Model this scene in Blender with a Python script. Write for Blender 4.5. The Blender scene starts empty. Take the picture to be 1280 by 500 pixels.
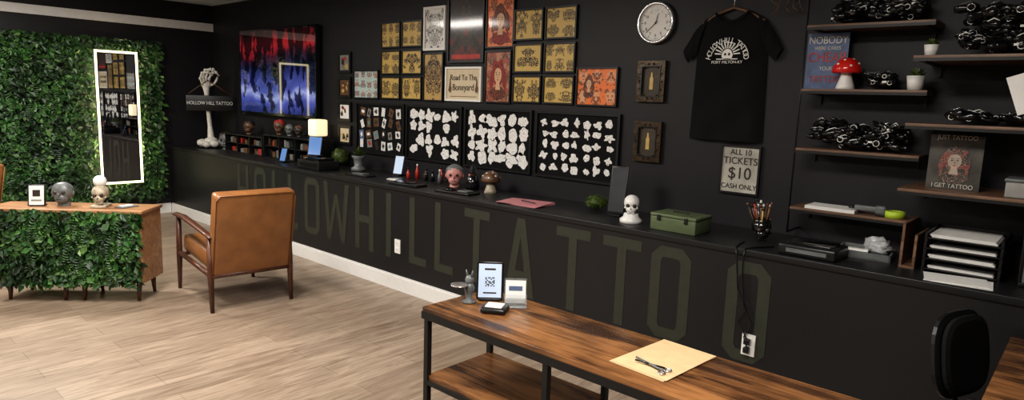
import bpy, bmesh, math, random
from mathutils import Vector, Matrix
random.seed(7)
sc=bpy.context.scene
sc.view_settings.view_transform='Standard'
try: sc.view_settings.look='Medium High Contrast'
except Exception: pass
pi=math.pi
XW=4.06; XL=3.44; YB=9.3; ZC=2.79; ZL=0.9

# ---------------------------------------------------------------- materials
MATS={}
def new(name):
    m=bpy.data.materials.new(name); m.use_nodes=True
    return m,m.node_tree,m.node_tree.nodes['Principled BSDF']
def mat(name,col,rough=0.5,metal=0.0,emit=None,es=0,coat=0,trans=0,alpha=1,var=0.0,vs=20.0,bump=0.0,spec=None,sss=0):
    if name in MATS: return MATS[name]
    m,nt,b=new(name)
    b.inputs['Base Color'].default_value=(*col,1); b.inputs['Roughness'].default_value=rough
    b.inputs['Metallic'].default_value=metal
    if emit: b.inputs['Emission Color'].default_value=(*emit,1); b.inputs['Emission Strength'].default_value=es
    b.inputs['Coat Weight'].default_value=coat; b.inputs['Coat Roughness'].default_value=0.08
    b.inputs['Transmission Weight'].default_value=trans; b.inputs['Alpha'].default_value=alpha
    if spec is not None: b.inputs['Specular IOR Level'].default_value=spec
    tc=nt.nodes.new('ShaderNodeTexCoord'); nz=nt.nodes.new('ShaderNodeTexNoise'); nz.inputs['Scale'].default_value=vs
    nz.inputs['Detail'].default_value=5
    nt.links.new(tc.outputs['Object'],nz.inputs['Vector'])
    if var>0:
        r=nt.nodes.new('ShaderNodeValToRGB')
        r.color_ramp.elements[0].position=0.3; r.color_ramp.elements[1].position=0.7
        r.color_ramp.elements[0].color=(*[c*(1-var) for c in col],1); r.color_ramp.elements[1].color=(*[min(1,c*(1+var)) for c in col],1)
        nt.links.new(nz.outputs['Fac'],r.inputs['Fac']); nt.links.new(r.outputs['Color'],b.inputs['Base Color'])
    if bump>0:
        bp=nt.nodes.new('ShaderNodeBump'); bp.inputs['Strength'].default_value=bump; bp.inputs['Distance'].default_value=0.01
        nt.links.new(nz.outputs['Fac'],bp.inputs['Height']); nt.links.new(bp.outputs['Normal'],b.inputs['Normal'])
    MATS[name]=m; return m
def mth(nt,op,a,b=None,c=None):
    n=nt.nodes.new('ShaderNodeMath'); n.operation=op
    for i,v in enumerate((a,b,c)):
        if v is None: continue
        if isinstance(v,(int,float)): n.inputs[i].default_value=v
        else: nt.links.new(v,n.inputs[i])
    return n.outputs[0]
def linemat(name,c1,c2,scale=26,bands=7,thr=0.13,rough=0.45,coat=0.4,c3=None):
    """paper printed with fine ink line-work"""
    m,nt,b=new(name); L=nt.links.new
    tc=nt.nodes.new('ShaderNodeTexCoord'); n=nt.nodes.new('ShaderNodeTexNoise'); n.inputs['Scale'].default_value=scale; n.inputs['Detail'].default_value=1.5; n.inputs['Distortion'].default_value=0.8
    L(tc.outputs['Object'],n.inputs['Vector'])
    pp=mth(nt,'PINGPONG',mth(nt,'MULTIPLY',n.outputs['Fac'],bands),0.5)
    lt=mth(nt,'LESS_THAN',pp,thr)
    mx=nt.nodes.new('ShaderNodeMix'); mx.data_type='RGBA'; L(lt,mx.inputs['Factor']); mx.inputs[6].default_value=(*c1,1); mx.inputs[7].default_value=(*c2,1)
    if c3:
        n2=nt.nodes.new('ShaderNodeTexNoise'); n2.inputs['Scale'].default_value=scale*.5; n2.inputs['Detail'].default_value=2; L(tc.outputs['Object'],n2.inputs['Vector'])
        g=mth(nt,'GREATER_THAN',n2.outputs['Fac'],0.52); m2=nt.nodes.new('ShaderNodeMix'); m2.data_type='RGBA'; L(g,m2.inputs['Factor']); m2.inputs[6].default_value=(*c1,1); m2.inputs[7].default_value=(*c3,1); L(m2.outputs[2],mx.inputs[6])
    L(mx.outputs[2],b.inputs['Base Color']); b.inputs['Roughness'].default_value=rough; b.inputs['Coat Weight'].default_value=coat; b.inputs['Coat Roughness'].default_value=0.08
    return m
def flashmat(name,bg,ik,nx,ny,ik2=None,rad=0.36,seed=0.0):
    """symmetric tattoo-flash drawings in an nx x ny grid, printed on a sheet"""
    m,nt,b=new(name); L=nt.links.new
    tc=nt.nodes.new('ShaderNodeTexCoord'); sp=nt.nodes.new('ShaderNodeSeparateXYZ'); L(tc.outputs['Generated'],sp.inputs[0])
    oi=nt.nodes.new('ShaderNodeObjectInfo')
    yy=mth(nt,'MULTIPLY',sp.outputs['Y'],nx); zz=mth(nt,'MULTIPLY',sp.outputs['Z'],ny)
    cx=mth(nt,'SUBTRACT',0.5,mth(nt,'PINGPONG',yy,0.5)); cy=mth(nt,'SUBTRACT',mth(nt,'FRACT',zz),0.5)
    cell=mth(nt,'ADD',mth(nt,'FLOOR',yy),mth(nt,'MULTIPLY',mth(nt,'FLOOR',zz),7))
    sd=mth(nt,'ADD',mth(nt,'MULTIPLY',cell,3.17),mth(nt,'MULTIPLY_ADD',oi.outputs['Random'],57,seed))
    cb=nt.nodes.new('ShaderNodeCombineXYZ'); L(cx,cb.inputs[0]); L(cy,cb.inputs[1]); L(sd,cb.inputs[2])
    c0=nt.nodes.new('ShaderNodeCombineXYZ'); L(cx,c0.inputs[0]); L(cy,c0.inputs[1])
    ln=nt.nodes.new('ShaderNodeVectorMath'); ln.operation='LENGTH'; L(c0.outputs[0],ln.inputs[0])
    n1=nt.nodes.new('ShaderNodeTexNoise'); n1.inputs['Scale'].default_value=4.5; n1.inputs['Detail'].default_value=2; L(cb.outputs[0],n1.inputs['Vector'])
    sil=mth(nt,'LESS_THAN',mth(nt,'ADD',ln.outputs['Value'],mth(nt,'MULTIPLY',mth(nt,'SUBTRACT',n1.outputs['Fac'],0.5),1.1)),rad)
    n2=nt.nodes.new('ShaderNodeTexNoise'); n2.inputs['Scale'].default_value=9; n2.inputs['Detail'].default_value=1.5; L(cb.outputs[0],n2.inputs['Vector'])
    bd=mth(nt,'GREATER_THAN',mth(nt,'PINGPONG',mth(nt,'MULTIPLY',n2.outputs['Fac'],6),0.5),0.17)
    fac=mth(nt,'MULTIPLY',sil,bd)
    mx=nt.nodes.new('ShaderNodeMix'); mx.data_type='RGBA'; L(fac,mx.inputs['Factor']); mx.inputs[6].default_value=(*bg,1); mx.inputs[7].default_value=(*ik,1)
    if ik2:
        g=mth(nt,'GREATER_THAN',n1.outputs['Fac'],0.47); m2=nt.nodes.new('ShaderNodeMix'); m2.data_type='RGBA'; L(g,m2.inputs['Factor']); m2.inputs[6].default_value=(*ik,1); m2.inputs[7].default_value=(*ik2,1); L(m2.outputs[2],mx.inputs[7])
    L(mx.outputs[2],b.inputs['Base Color']); b.inputs['Roughness'].default_value=0.4; b.inputs['Coat Weight'].default_value=0.5; b.inputs['Coat Roughness'].default_value=0.08
    return m
def woodmat(name,c1,c2,axis='Y',scale=3.0,rough=0.35,knots=False):
    m,nt,b=new(name); L=nt.links.new
    tc=nt.nodes.new('ShaderNodeTexCoord'); mp=nt.nodes.new('ShaderNodeMapping')
    s={'X':(0.6,6,6),'Y':(6,0.6,6),'Z':(6,6,0.6)}[axis]; mp.inputs['Scale'].default_value=[q*scale/3 for q in s]
    L(tc.outputs['Object'],mp.inputs['Vector'])
    n=nt.nodes.new('ShaderNodeTexNoise'); n.inputs['Scale'].default_value=2.2; n.inputs['Detail'].default_value=8; n.inputs['Distortion'].default_value=1.2
    n2=nt.nodes.new('ShaderNodeTexNoise'); n2.inputs['Scale'].default_value=14; n2.inputs['Detail'].default_value=4
    L(mp.outputs[0],n.inputs['Vector']); L(mp.outputs[0],n2.inputs['Vector'])
    v=mth(nt,'MULTIPLY_ADD',n2.outputs['Fac'],0.3,n.outputs['Fac'])
    if knots:
        n3=nt.nodes.new('ShaderNodeTexNoise'); n3.inputs['Scale'].default_value=3.2; n3.inputs['Detail'].default_value=3; L(tc.outputs['Object'],n3.inputs['Vector'])
        v=mth(nt,'MULTIPLY_ADD',mth(nt,'SUBTRACT',n3.outputs['Fac'],0.5),0.7,v)
    r=nt.nodes.new('ShaderNodeValToRGB'); r.color_ramp.elements[0].position=0.48; r.color_ramp.elements[1].position=0.82
    r.color_ramp.elements[0].color=(*c1,1); r.color_ramp.elements[1].color=(*c2,1)
    L(v,r.inputs['Fac']); L(r.outputs['Color'],b.inputs['Base Color']); b.inputs['Roughness'].default_value=rough
    return m
def floormat():
    m,nt,b=new('floor_oak_planks'); L=nt.links.new
    tc=nt.nodes.new('ShaderNodeTexCoord')
    br=nt.nodes.new('ShaderNodeTexBrick'); br.offset=0.37; br.inputs['Scale'].default_value=1.0
    br.inputs['Brick Width'].default_value=1.22; br.inputs['Row Height'].default_value=0.18; br.inputs['Mortar Size'].default_value=0.0013
    br.inputs['Mortar Smooth'].default_value=0.3
    br.inputs['Color1'].default_value=(0.40,0.315,0.24,1); br.inputs['Color2'].default_value=(0.315,0.243,0.182,1); br.inputs['Mortar'].default_value=(0.13,0.10,0.075,1)
    L(tc.outputs['Object'],br.inputs['Vector'])
    mp=nt.nodes.new('ShaderNodeMapping'); mp.inputs['Scale'].default_value=(1.6,13,1); L(tc.outputs['Object'],mp.inputs['Vector'])
    n=nt.nodes.new('ShaderNodeTexNoise'); n.inputs['Scale'].default_value=1.7; n.inputs['Detail'].default_value=9; n.inputs['Roughness'].default_value=0.62; n.inputs['Distortion'].default_value=1.1
    L(mp.outputs[0],n.inputs['Vector'])
    r=nt.nodes.new('ShaderNodeValToRGB'); r.color_ramp.elements[0].position=0.32; r.color_ramp.elements[1].position=0.64
    r.color_ramp.elements[0].color=(0.55,0.51,0.48,1); r.color_ramp.elements[1].color=(1.05,1.05,1.05,1)
    L(n.outputs['Fac'],r.inputs['Fac'])
    mx=nt.nodes.new('ShaderNodeMix'); mx.data_type='RGBA'; mx.blend_type='MULTIPLY'; mx.inputs['Factor'].default_value=1.0
    L(br.outputs['Color'],mx.inputs[6]); L(r.outputs['Color'],mx.inputs[7]); L(mx.outputs[2],b.inputs['Base Color'])
    b.inputs['Roughness'].default_value=0.36
    bp=nt.nodes.new('ShaderNodeBump'); bp.inputs['Strength'].default_value=0.12; bp.inputs['Distance'].default_value=0.004
    L(n.outputs['Fac'],bp.inputs['Height']); L(bp.outputs['Normal'],b.inputs['Normal'])
    return m
def leafmat(name,cols,clump=False):
    m,nt,b=new(name); L=nt.links.new
    g=nt.nodes.new('ShaderNodeNewGeometry'); r=nt.nodes.new('ShaderNodeValToRGB')
    cr=r.color_ramp
    cr.elements[0].color=(*cols[0],1); cr.elements[1].color=(*cols[-1],1)
    for i,c in enumerate(cols[1:-1]):
        e=cr.elements.new((i+1)/(len(cols)-1)); e.color=(*c,1)
    L(g.outputs['Random Per Island'],r.inputs['Fac'])
    if clump:
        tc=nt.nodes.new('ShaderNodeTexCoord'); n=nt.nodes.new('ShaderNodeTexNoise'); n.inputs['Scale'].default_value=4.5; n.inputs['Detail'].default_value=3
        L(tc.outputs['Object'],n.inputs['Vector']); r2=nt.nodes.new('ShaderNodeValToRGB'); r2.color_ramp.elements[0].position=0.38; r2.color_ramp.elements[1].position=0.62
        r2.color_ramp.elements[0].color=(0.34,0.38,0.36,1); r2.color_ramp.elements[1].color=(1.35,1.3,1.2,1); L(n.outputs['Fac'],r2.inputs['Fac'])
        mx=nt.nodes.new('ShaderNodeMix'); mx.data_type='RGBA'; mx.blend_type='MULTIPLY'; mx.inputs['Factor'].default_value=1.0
        L(r.outputs['Color'],mx.inputs[6]); L(r2.outputs['Color'],mx.inputs[7]); L(mx.outputs[2],b.inputs['Base Color'])
    else: L(r.outputs['Color'],b.inputs['Base Color'])
    b.inputs['Roughness'].default_value=0.42
    return m
def tvmat():
    m,nt,b=new('tv_screen_picture'); L=nt.links.new
    tc=nt.nodes.new('ShaderNodeTexCoord'); sp=nt.nodes.new('ShaderNodeSeparateXYZ'); L(tc.outputs['Generated'],sp.inputs[0])
    n=nt.nodes.new('ShaderNodeTexNoise'); n.inputs['Scale'].default_value=2.6; n.inputs['Detail'].default_value=4; n.inputs['Distortion'].default_value=0.6
    L(tc.outputs['Generated'],n.inputs['Vector'])
    v=mth(nt,'DIVIDE',mth(nt,'MULTIPLY_ADD',n.outputs['Fac'],0.5,sp.outputs['Z']),1.4)
    r=nt.nodes.new('ShaderNodeValToRGB'); cr=r.color_ramp
    cr.elements[0].position=0.18; cr.elements[0].color=(0.02,0.03,0.12,1)
    cr.elements[1].position=0.95; cr.elements[1].color=(0.03,0.003,0.005,1)
    for p,c in ((0.28,(0.07,0.09,0.34)),(0.36,(0.30,0.34,0.60)),(0.42,(0.08,0.10,0.34)),(0.52,(0.03,0.04,0.16)),(0.58,(0.012,0.015,0.05)),(0.68,(0.05,0.008,0.02)),(0.76,(0.30,0.015,0.02)),(0.86,(0.05,0.006,0.008))):
        e=cr.elements.new(p); e.color=(*c,1)
    L(v,r.inputs['Fac'])
    # stage silhouettes: vertical shapes with crisp edges
    n2=nt.nodes.new('ShaderNodeTexNoise'); n2.inputs['Scale'].default_value=5; n2.inputs['Detail'].default_value=6; mp=nt.nodes.new('ShaderNodeMapping'); mp.inputs['Scale'].default_value=(1,2.6,0.8)
    L(tc.outputs['Generated'],mp.inputs['Vector']); L(mp.outputs[0],n2.inputs['Vector'])
    r2=nt.nodes.new('ShaderNodeValToRGB'); r2.color_ramp.elements[0].position=0.49; r2.color_ramp.elements[1].position=0.53
    r2.color_ramp.elements[0].color=(0.10,0.10,0.14,1)
    # silhouettes concentrated in upper part
    L(mth(nt,'SUBTRACT',n2.outputs['Fac'],mth(nt,'MULTIPLY_ADD',sp.outputs['Z'],0.10,-0.06)),r2.inputs['Fac'])
    mx=nt.nodes.new('ShaderNodeMix'); mx.data_type='RGBA'; mx.blend_type='MULTIPLY'; mx.inputs['Factor'].default_value=1.0
    L(r.outputs['Color'],mx.inputs[6]); L(r2.outputs['Color'],mx.inputs[7])
    b.inputs['Base Color'].default_value=(0.005,0.005,0.006,1); b.inputs['Roughness'].default_value=0.04
    L(mx.outputs[2],b.inputs['Emission Color']); b.inputs['Emission Strength'].default_value=1.0
    b.inputs['Coat Weight'].default_value=0.6; b.inputs['Coat Roughness'].default_value=0.03
    return m

black_wall=mat('wall_black_paint',(0.0165,0.0155,0.018),0.5,bump=0.05,vs=60,var=0.08,spec=0.35)
ledge_m=mat('ledge_black_paint',(0.0145,0.0145,0.0155),0.38,bump=0.04,vs=80,var=0.1,spec=0.45)
letter_m=mat('letter_olive_paint',(0.033,0.036,0.024),0.55,var=0.1)
white_trim=mat('white_trim_paint',(0.72,0.71,0.69),0.4,var=0.03)
ceil_m=mat('ceiling_paint',(0.50,0.54,0.60),0.8,var=0.03)
grey_wall=mat('grey_wall_paint',(0.14,0.135,0.13),0.8,var=0.05)
blk=mat('black_plastic',(0.010,0.010,0.011),0.35,var=0.1)
blkg=mat('black_gloss',(0.008,0.008,0.009),0.14,coat=0.4,var=0.05)
blkm=mat('black_metal',(0.014,0.014,0.014),0.45,metal=0.2,var=0.1)
white=mat('white_plastic',(0.78,0.77,0.74),0.4,var=0.03)
paper=mat('white_paper',(0.80,0.79,0.76),0.7,var=0.03)
cream=mat('cream_paper',(0.64,0.54,0.38),0.5,coat=0.4,var=0.05)
gold=mat('gold_paper',(0.56,0.39,0.13),0.4,coat=0.5,var=0.18,vs=12)
ink=mat('dark_ink',(0.030,0.018,0.012),0.5,coat=0.3,var=0.1)
orange=mat('orange_paper',(0.78,0.20,0.045),0.4,coat=0.5,var=0.12,vs=8)
redp=mat('red_ink',(0.42,0.03,0.02),0.4,coat=0.4,var=0.25,vs=15)
skin=mat('portrait_tone',(0.62,0.40,0.24),0.5,coat=0.4,var=0.1)
teal=mat('teal_ink',(0.10,0.25,0.24),0.5,var=0.2)
grey=mat('grey_ink',(0.22,0.21,0.20),0.6,var=0.2)
hairm=linemat('engraved_hair_print',(0.03,0.015,0.01),(0.50,0.10,0.03),34,9,0.12)
bodym=linemat('engraved_dress_print',(0.36,0.03,0.02),(0.04,0.015,0.01),30,8,0.16)
stk=linemat('sticker_line_art',(0.82,0.81,0.79),(0.07,0.07,0.07),34,7,0.06,0.5,0.2)
sketchm=flashmat('sketch_sheet',(0.72,0.71,0.68),(0.14,0.13,0.12),1,1,(0.3,0.29,0.27),0.42)
G=(0.60,0.42,0.13); I=(0.03,0.018,0.012)
fl=[flashmat('gold_flash_sheet_a',G,I,1,1,None,0.33),flashmat('gold_flash_sheet_b',G,I,3,2,None,0.34),flashmat('gold_flash_sheet_c',G,I,2,2,None,0.36),flashmat('gold_flash_sheet_d',G,I,2,1,None,0.35)]
colfl=flashmat('colour_flash_sheet',(0.50,0.60,0.57),(0.05,0.06,0.06),4,3,(0.40,0.05,0.03),0.36)
orfl=flashmat('orange_flash_sheet',(0.80,0.20,0.04),(0.035,0.018,0.012),3,2,(0.62,0.42,0.26),0.38)
goldposter=flashmat('gold_figure_sheet',(0.50,0.34,0.13),(0.03,0.02,0.015),1,1,(0.12,0.06,0.03),0.47)
darkposter=flashmat('dark_poster_sheet',(0.022,0.011,0.010),(0.14,0.02,0.016),1,1,(0.05,0.03,0.02),0.42)
rosep=flashmat('rose_poster_sheet',(0.46,0.22,0.13),(0.34,0.03,0.02),2,3,(0.05,0.02,0.015),0.42)
orposter=flashmat('orange_poster_sheet',(0.76,0.24,0.09),(0.46,0.04,0.02),2,3,(0.05,0.02,0.015),0.34)
bone=mat('bone_resin',(0.66,0.64,0.58),0.5,var=0.15,vs=25,bump=0.3)
tanres=mat('tan_resin',(0.42,0.36,0.27),0.5,var=0.35,vs=30,bump=0.3)
leather=mat('cognac_leather',(0.285,0.125,0.045),0.34,var=0.16,vs=9,bump=0.06,coat=0.12)
walnut=woodmat('walnut_wood',(0.05,0.018,0.010),(0.12,0.045,0.024),'Z',6,0.35)
desk_w=woodmat('rustic_brown_wood',(0.042,0.018,0.009),(0.29,0.135,0.052),'Y',3,0.27,True)
shelf_w=woodmat('shelf_brown_wood',(0.10,0.052,0.030),(0.22,0.125,0.075),'Y',6,0.45)
table_w=woodmat('warm_oak_wood',(0.26,0.13,0.065),(0.46,0.26,0.13),'X',4,0.4)
silver=mat('brushed_silver',(0.65,0.65,0.66),0.25,metal=0.9,var=0.05)
chrome=mat('mirror_glass',(0.85,0.87,0.88),0.02,metal=1.0)
led=mat('led_strip',(1,0.9,0.7),0.5,emit=(1,0.86,0.52),es=2.6)
ledb=mat('led_backlight',(1,0.9,0.7),0.5,emit=(1,0.84,0.52),es=14)
pink=mat('pink_resin',(0.55,0.25,0.23),0.45,var=0.15)
pinkp=mat('pink_paper',(0.55,0.24,0.26),0.6,var=0.1,vs=15)
moss=leafmat('moss_green',[(0.018,0.040,0.008),(0.065,0.10,0.02),(0.11,0.15,0.035)])
olive=mat('olive_metal',(0.105,0.135,0.068),0.42,var=0.12,vs=10)
redcap=mat('red_cap_glaze',(0.62,0.02,0.015),0.2,coat=0.5,var=0.05)
brown=mat('brown_resin',(0.13,0.065,0.035),0.4,var=0.3)
greyr=mat('grey_resin',(0.14,0.15,0.15),0.4,var=0.2)
lime=mat('lime_tape',(0.45,0.60,0.05),0.5,var=0.05)
kraft=mat('kraft_paper',(0.60,0.42,0.24),0.65,var=0.07,vs=20)
clear=mat('clear_acrylic',(0.9,0.92,0.93),0.05,trans=0.9)
bluescr=mat('tablet_screen',(0.05,0.1,0.2),0.1,emit=(0.2,0.38,0.8),es=0.45)
scrn=mat('sign_screen',(0.5,0.6,0.75),0.1,emit=(0.62,0.72,0.9),es=0.25)
warm=mat('lamp_shade_glow',(0.9,0.8,0.6),0.5,emit=(1,0.80,0.50),es=0.75)
cloth=mat('black_cotton',(0.009,0.009,0.010),0.9,bump=0.15,vs=140,var=0.1,spec=0.2)
bronze=mat('dark_bronze',(0.06,0.04,0.022),0.35,metal=0.5,var=0.4,vs=30,bump=0.3)
bluep=mat('blue_print',(0.10,0.14,0.25),0.5,var=0.25)
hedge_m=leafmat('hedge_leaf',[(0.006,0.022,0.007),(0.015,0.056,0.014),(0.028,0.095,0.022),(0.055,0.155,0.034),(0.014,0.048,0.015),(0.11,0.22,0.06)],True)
hback=mat('hedge_backing',(0.004,0.012,0.004),0.9,var=0.3)
lightm=mat('light_diffuser',(1,1,1),0.5,emit=(1,0.97,0.92),es=5)
felt=mat('board_black_felt',(0.007,0.007,0.008),0.8,var=.2,spec=.2)

# ---------------------------------------------------------------- builder
class MB:
    def __init__(s): s.v=[];s.f=[];s.m=[];s.sm=[];s.mats=[]
    def mi(s,m):
        if m not in s.mats: s.mats.append(m)
        return s.mats.index(m)
    def add(s,vs,fs,m,M=None,smooth=False):
        o=len(s.v)
        for v in vs:
            v=Vector(v); s.v.append(M@v if M is not None else v)
        k=s.mi(m)
        for f in fs: s.f.append([o+i for i in f]); s.m.append(k); s.sm.append(smooth)
    def box(s,c,d,m,M=None,bev=0.0,seg=2):
        bm=bmesh.new(); bmesh.ops.create_cube(bm,size=1.0)
        for v in bm.verts: v.co=Vector((v.co.x*d[0],v.co.y*d[1],v.co.z*d[2]))
        if bev>0: bmesh.ops.bevel(bm,geom=bm.edges[:],offset=min(bev,min(d)*0.48),segments=seg,affect='EDGES',profile=0.6)
        bm.verts.index_update()
        T=Matrix.Translation(Vector(c)); T=(M@T) if M is not None else T
        s.add([v.co.copy() for v in bm.verts],[[v.index for v in f.verts] for f in bm.faces],m,T,bev>0)
        bm.free()
    def bx(s,a,b,m,M=None,bev=0.0):
        s.box([(a[i]+b[i])/2 for i in range(3)],[abs(b[i]-a[i]) for i in range(3)],m,M,bev)
    def tube(s,pts,r,m,n=8,M=None,flat=1.0):
        pts=[Vector(p) for p in pts]; N=len(pts); rr=r if isinstance(r,(list,tuple)) else [r]*N
        vs=[];fs=[];ref=None
        for i,p in enumerate(pts):
            t=(pts[min(i+1,N-1)]-pts[max(i-1,0)]).normalized()
            if ref is None:
                ref=Vector((0,0,1)) if abs(t.z)<0.9 else Vector((1,0,0))
            a=t.cross(ref).normalized(); b=a.cross(t).normalized(); ref=b
            for k in range(n):
                an=2*pi*k/n; vs.append(p+a*math.cos(an)*rr[i]+b*math.sin(an)*rr[i]*flat)
        for i in range(N-1):
            for k in range(n): fs.append([i*n+k,i*n+(k+1)%n,(i+1)*n+(k+1)%n,(i+1)*n+k])
        fs.append(list(range(n))[::-1]); fs.append([(N-1)*n+k for k in range(n)])
        s.add(vs,fs,m,M,True)
    def ell(s,c,r,m,M=None,seg=16,ring=10,noise=0,seed=0):
        rnd=random.Random(seed); ph=[rnd.uniform(0,6) for _ in range(6)]
        if not isinstance(r,(tuple,list)): r=(r,r,r)
        vs=[(0,0,1)];
        for i in range(1,ring):
            t=pi*i/ring
            for k in range(seg):
                p=2*pi*k/seg; vs.append((math.sin(t)*math.cos(p),math.sin(t)*math.sin(p),math.cos(t)))
        vs.append((0,0,-1)); out=[]
        for x,y,z in vs:
            q=1+noise*(math.sin(5*x+ph[0])*math.sin(6*y+ph[1])+math.sin(7*z+ph[2])*math.sin(4*x+ph[3]))
            out.append((c[0]+x*r[0]*q,c[1]+y*r[1]*q,c[2]+z*r[2]*q))
        fs=[[0,1+k,1+(k+1)%seg] for k in range(seg)]
        for i in range(ring-2):
            for k in range(seg):
                a=1+i*seg; fs.append([a+k,a+seg+k,a+seg+(k+1)%seg,a+(k+1)%seg])
        L=len(out)-1; a=1+(ring-2)*seg
        fs+=[[L,a+(k+1)%seg,a+k] for k in range(seg)]
        s.add(out,fs,m,M,True)
    def lathe(s,prof,c,m,n=24,M=None):
        vs=[];fs=[]
        for r,z in prof:
            for k in range(n):
                a=2*pi*k/n; vs.append((c[0]+r*math.cos(a),c[1]+r*math.sin(a),c[2]+z))
        for i in range(len(prof)-1):
            for k in range(n): fs.append([i*n+k,i*n+(k+1)%n,(i+1)*n+(k+1)%n,(i+1)*n+k])
        s.add(vs,fs,m,M,True)
    def poly(s,pts,m,M=None): s.add(pts,[list(range(len(pts)))],m,M)
    def prism(s,pts,a,b,m,P):
        n=len(pts); vs=[P(x,y,a) for x,y in pts]+[P(x,y,b) for x,y in pts]
        fs=[list(range(n))[::-1],[n+i for i in range(n)]]+[[i,(i+1)%n,n+(i+1)%n,n+i] for i in range(n)]
        s.add(vs,fs,m)
    def done(s,name,loc=None,rot=0,base=True):
        me=bpy.data.meshes.new(name)
        if loc is None:
            xs=[v.x for v in s.v];ys=[v.y for v in s.v];zs=[v.z for v in s.v]
            o=Vector(((min(xs)+max(xs))/2,(min(ys)+max(ys))/2,min(zs)))
            me.from_pydata([v-o for v in s.v],[],s.f); L=o
        else:
            me.from_pydata([tuple(v) for v in s.v],[],s.f); L=Vector(loc)
        for m in s.mats: me.materials.append(m)
        me.polygons.foreach_set('material_index',s.m); me.polygons.foreach_set('use_smooth',s.sm); me.update()
        ob=bpy.data.objects.new(name,me); ob.location=L; ob.rotation_euler=(0,0,rot)
        bpy.context.collection.objects.link(ob); return ob
def WP(yc,zc,xw=XW-0.001): return lambda s,h,d:(xw-d,yc-s,zc+h)
def blobpts(cx,cy,rx,ry,seed,n=22,amp=0.28):
    r=random.Random(seed); k1=r.choice([2,3,3,4,5]); k2=r.choice([5,6,7]); p1=r.uniform(0,6);p2=r.uniform(0,6)
    out=[]
    for i in range(n):
        a=2*pi*i/n; q=1+amp*math.sin(k1*a+p1)+amp*0.5*math.sin(k2*a+p2); out.append((cx+rx*q*math.cos(a),cy+ry*q*math.sin(a)))
    return out
def blob(mb,P,cx,cy,rx,ry,m,d,seed,n=22,amp=0.28):
    mb.poly([P(x,y,d) for x,y in blobpts(cx,cy,rx,ry,seed,n,amp)],m)
def rect(mb,P,x0,y0,x1,y1,m,d): mb.poly([P(x0,y0,d),P(x1,y0,d),P(x1,y1,d),P(x0,y1,d)],m)
def frame(mb,P,w,h,fm,cm,bw=0.014,th=0.022):
    for (a,b,c,d) in ((-w/2,-h/2,w/2,-h/2+bw),(-w/2,h/2-bw,w/2,h/2),(-w/2,-h/2+bw,-w/2+bw,h/2-bw),(w/2-bw,-h/2+bw,w/2,h/2-bw)):
        mb.prism([(a,b),(c,b),(c,d),(a,d)],0.0,th,fm,P)
    mb.prism([(-w/2+bw,-h/2+bw),(w/2-bw,-h/2+bw),(w/2-bw,h/2-bw),(-w/2+bw,h/2-bw)],0.0,0.010,cm,P)
def text(body,loc,size,m,M3,parent=None,name='lettering',align='CENTER',sx=1.0,ext=0.0008):
    cu=bpy.data.curves.new(name,'FONT'); cu.body=body; cu.size=size; cu.align_x=align; cu.align_y='CENTER'; cu.extrude=ext
    cu.materials.append(m); ob=bpy.data.objects.new(name,cu); bpy.context.collection.objects.link(ob)
    M=M3.to_4x4()@Matrix.Diagonal((sx,1,1,1)); M.translation=Vector(loc)
    if parent:
        ob.parent=parent; ob.matrix_parent_inverse=Matrix.Identity(4)
        pm=Matrix.LocRotScale(parent.location,parent.rotation_euler,parent.scale); ob.matrix_basis=pm.inverted()@M
    else: ob.matrix_basis=M
    return ob
M_W=Matrix(((0,0,-1),(-1,0,0),(0,1,0)))

# ---------------------------------------------------------------- room
def simple(name,a,b,m): mb=MB(); mb.bx(a,b,m); return mb.done(name)
simple('floor',(-4,-3,-0.1),(4.2,9.45,0),floormat())
simple('ceiling',(-4,-3,ZC),(4.2,9.45,ZC+0.1),ceil_m)
simple('wall_right',(XW,-3,0),(XW+0.14,9.45,ZC),black_wall)
simple('wall_back',(-4,YB,0),(XW,YB+0.14,ZC),black_wall)
simple('wall_left',(-4.14,-3,0),(-4,9.45,ZC),grey_wall)
simple('wall_front',(-4.14,-3.14,0),(4.2,-3,ZC),grey_wall)
simple('trim_back',(-4,YB-0.03,2.445),(XW,YB,2.55),white_trim)
mb=MB(); mb.bx((XL-0.016,-2.99,0),(XL-0.0005,YB-.02,0.115),white_trim); mb.bx((XL-0.010,-2.99,0.115),(XL-0.0005,YB-.02,0.13),white_trim); mb.done('baseboard_right')
mb=MB(); mb.bx((-4,YB-0.016,0),(XL-0.018,YB,0.115),white_trim); mb.bx((-4,YB-0.010,0.115),(XL-0.018,YB,0.13),white_trim); mb.done('baseboard_back')
mb=MB(); mb.bx((XL,-2.99,0),(XW-.002,YB-.002,ZL-0.035),ledge_m); mb.bx((XL-0.012,-2.99,ZL-0.035),(XW-.002,YB-.002,ZL),ledge_m,bev=0.004)
ledge=mb.done('long_counter')
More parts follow.
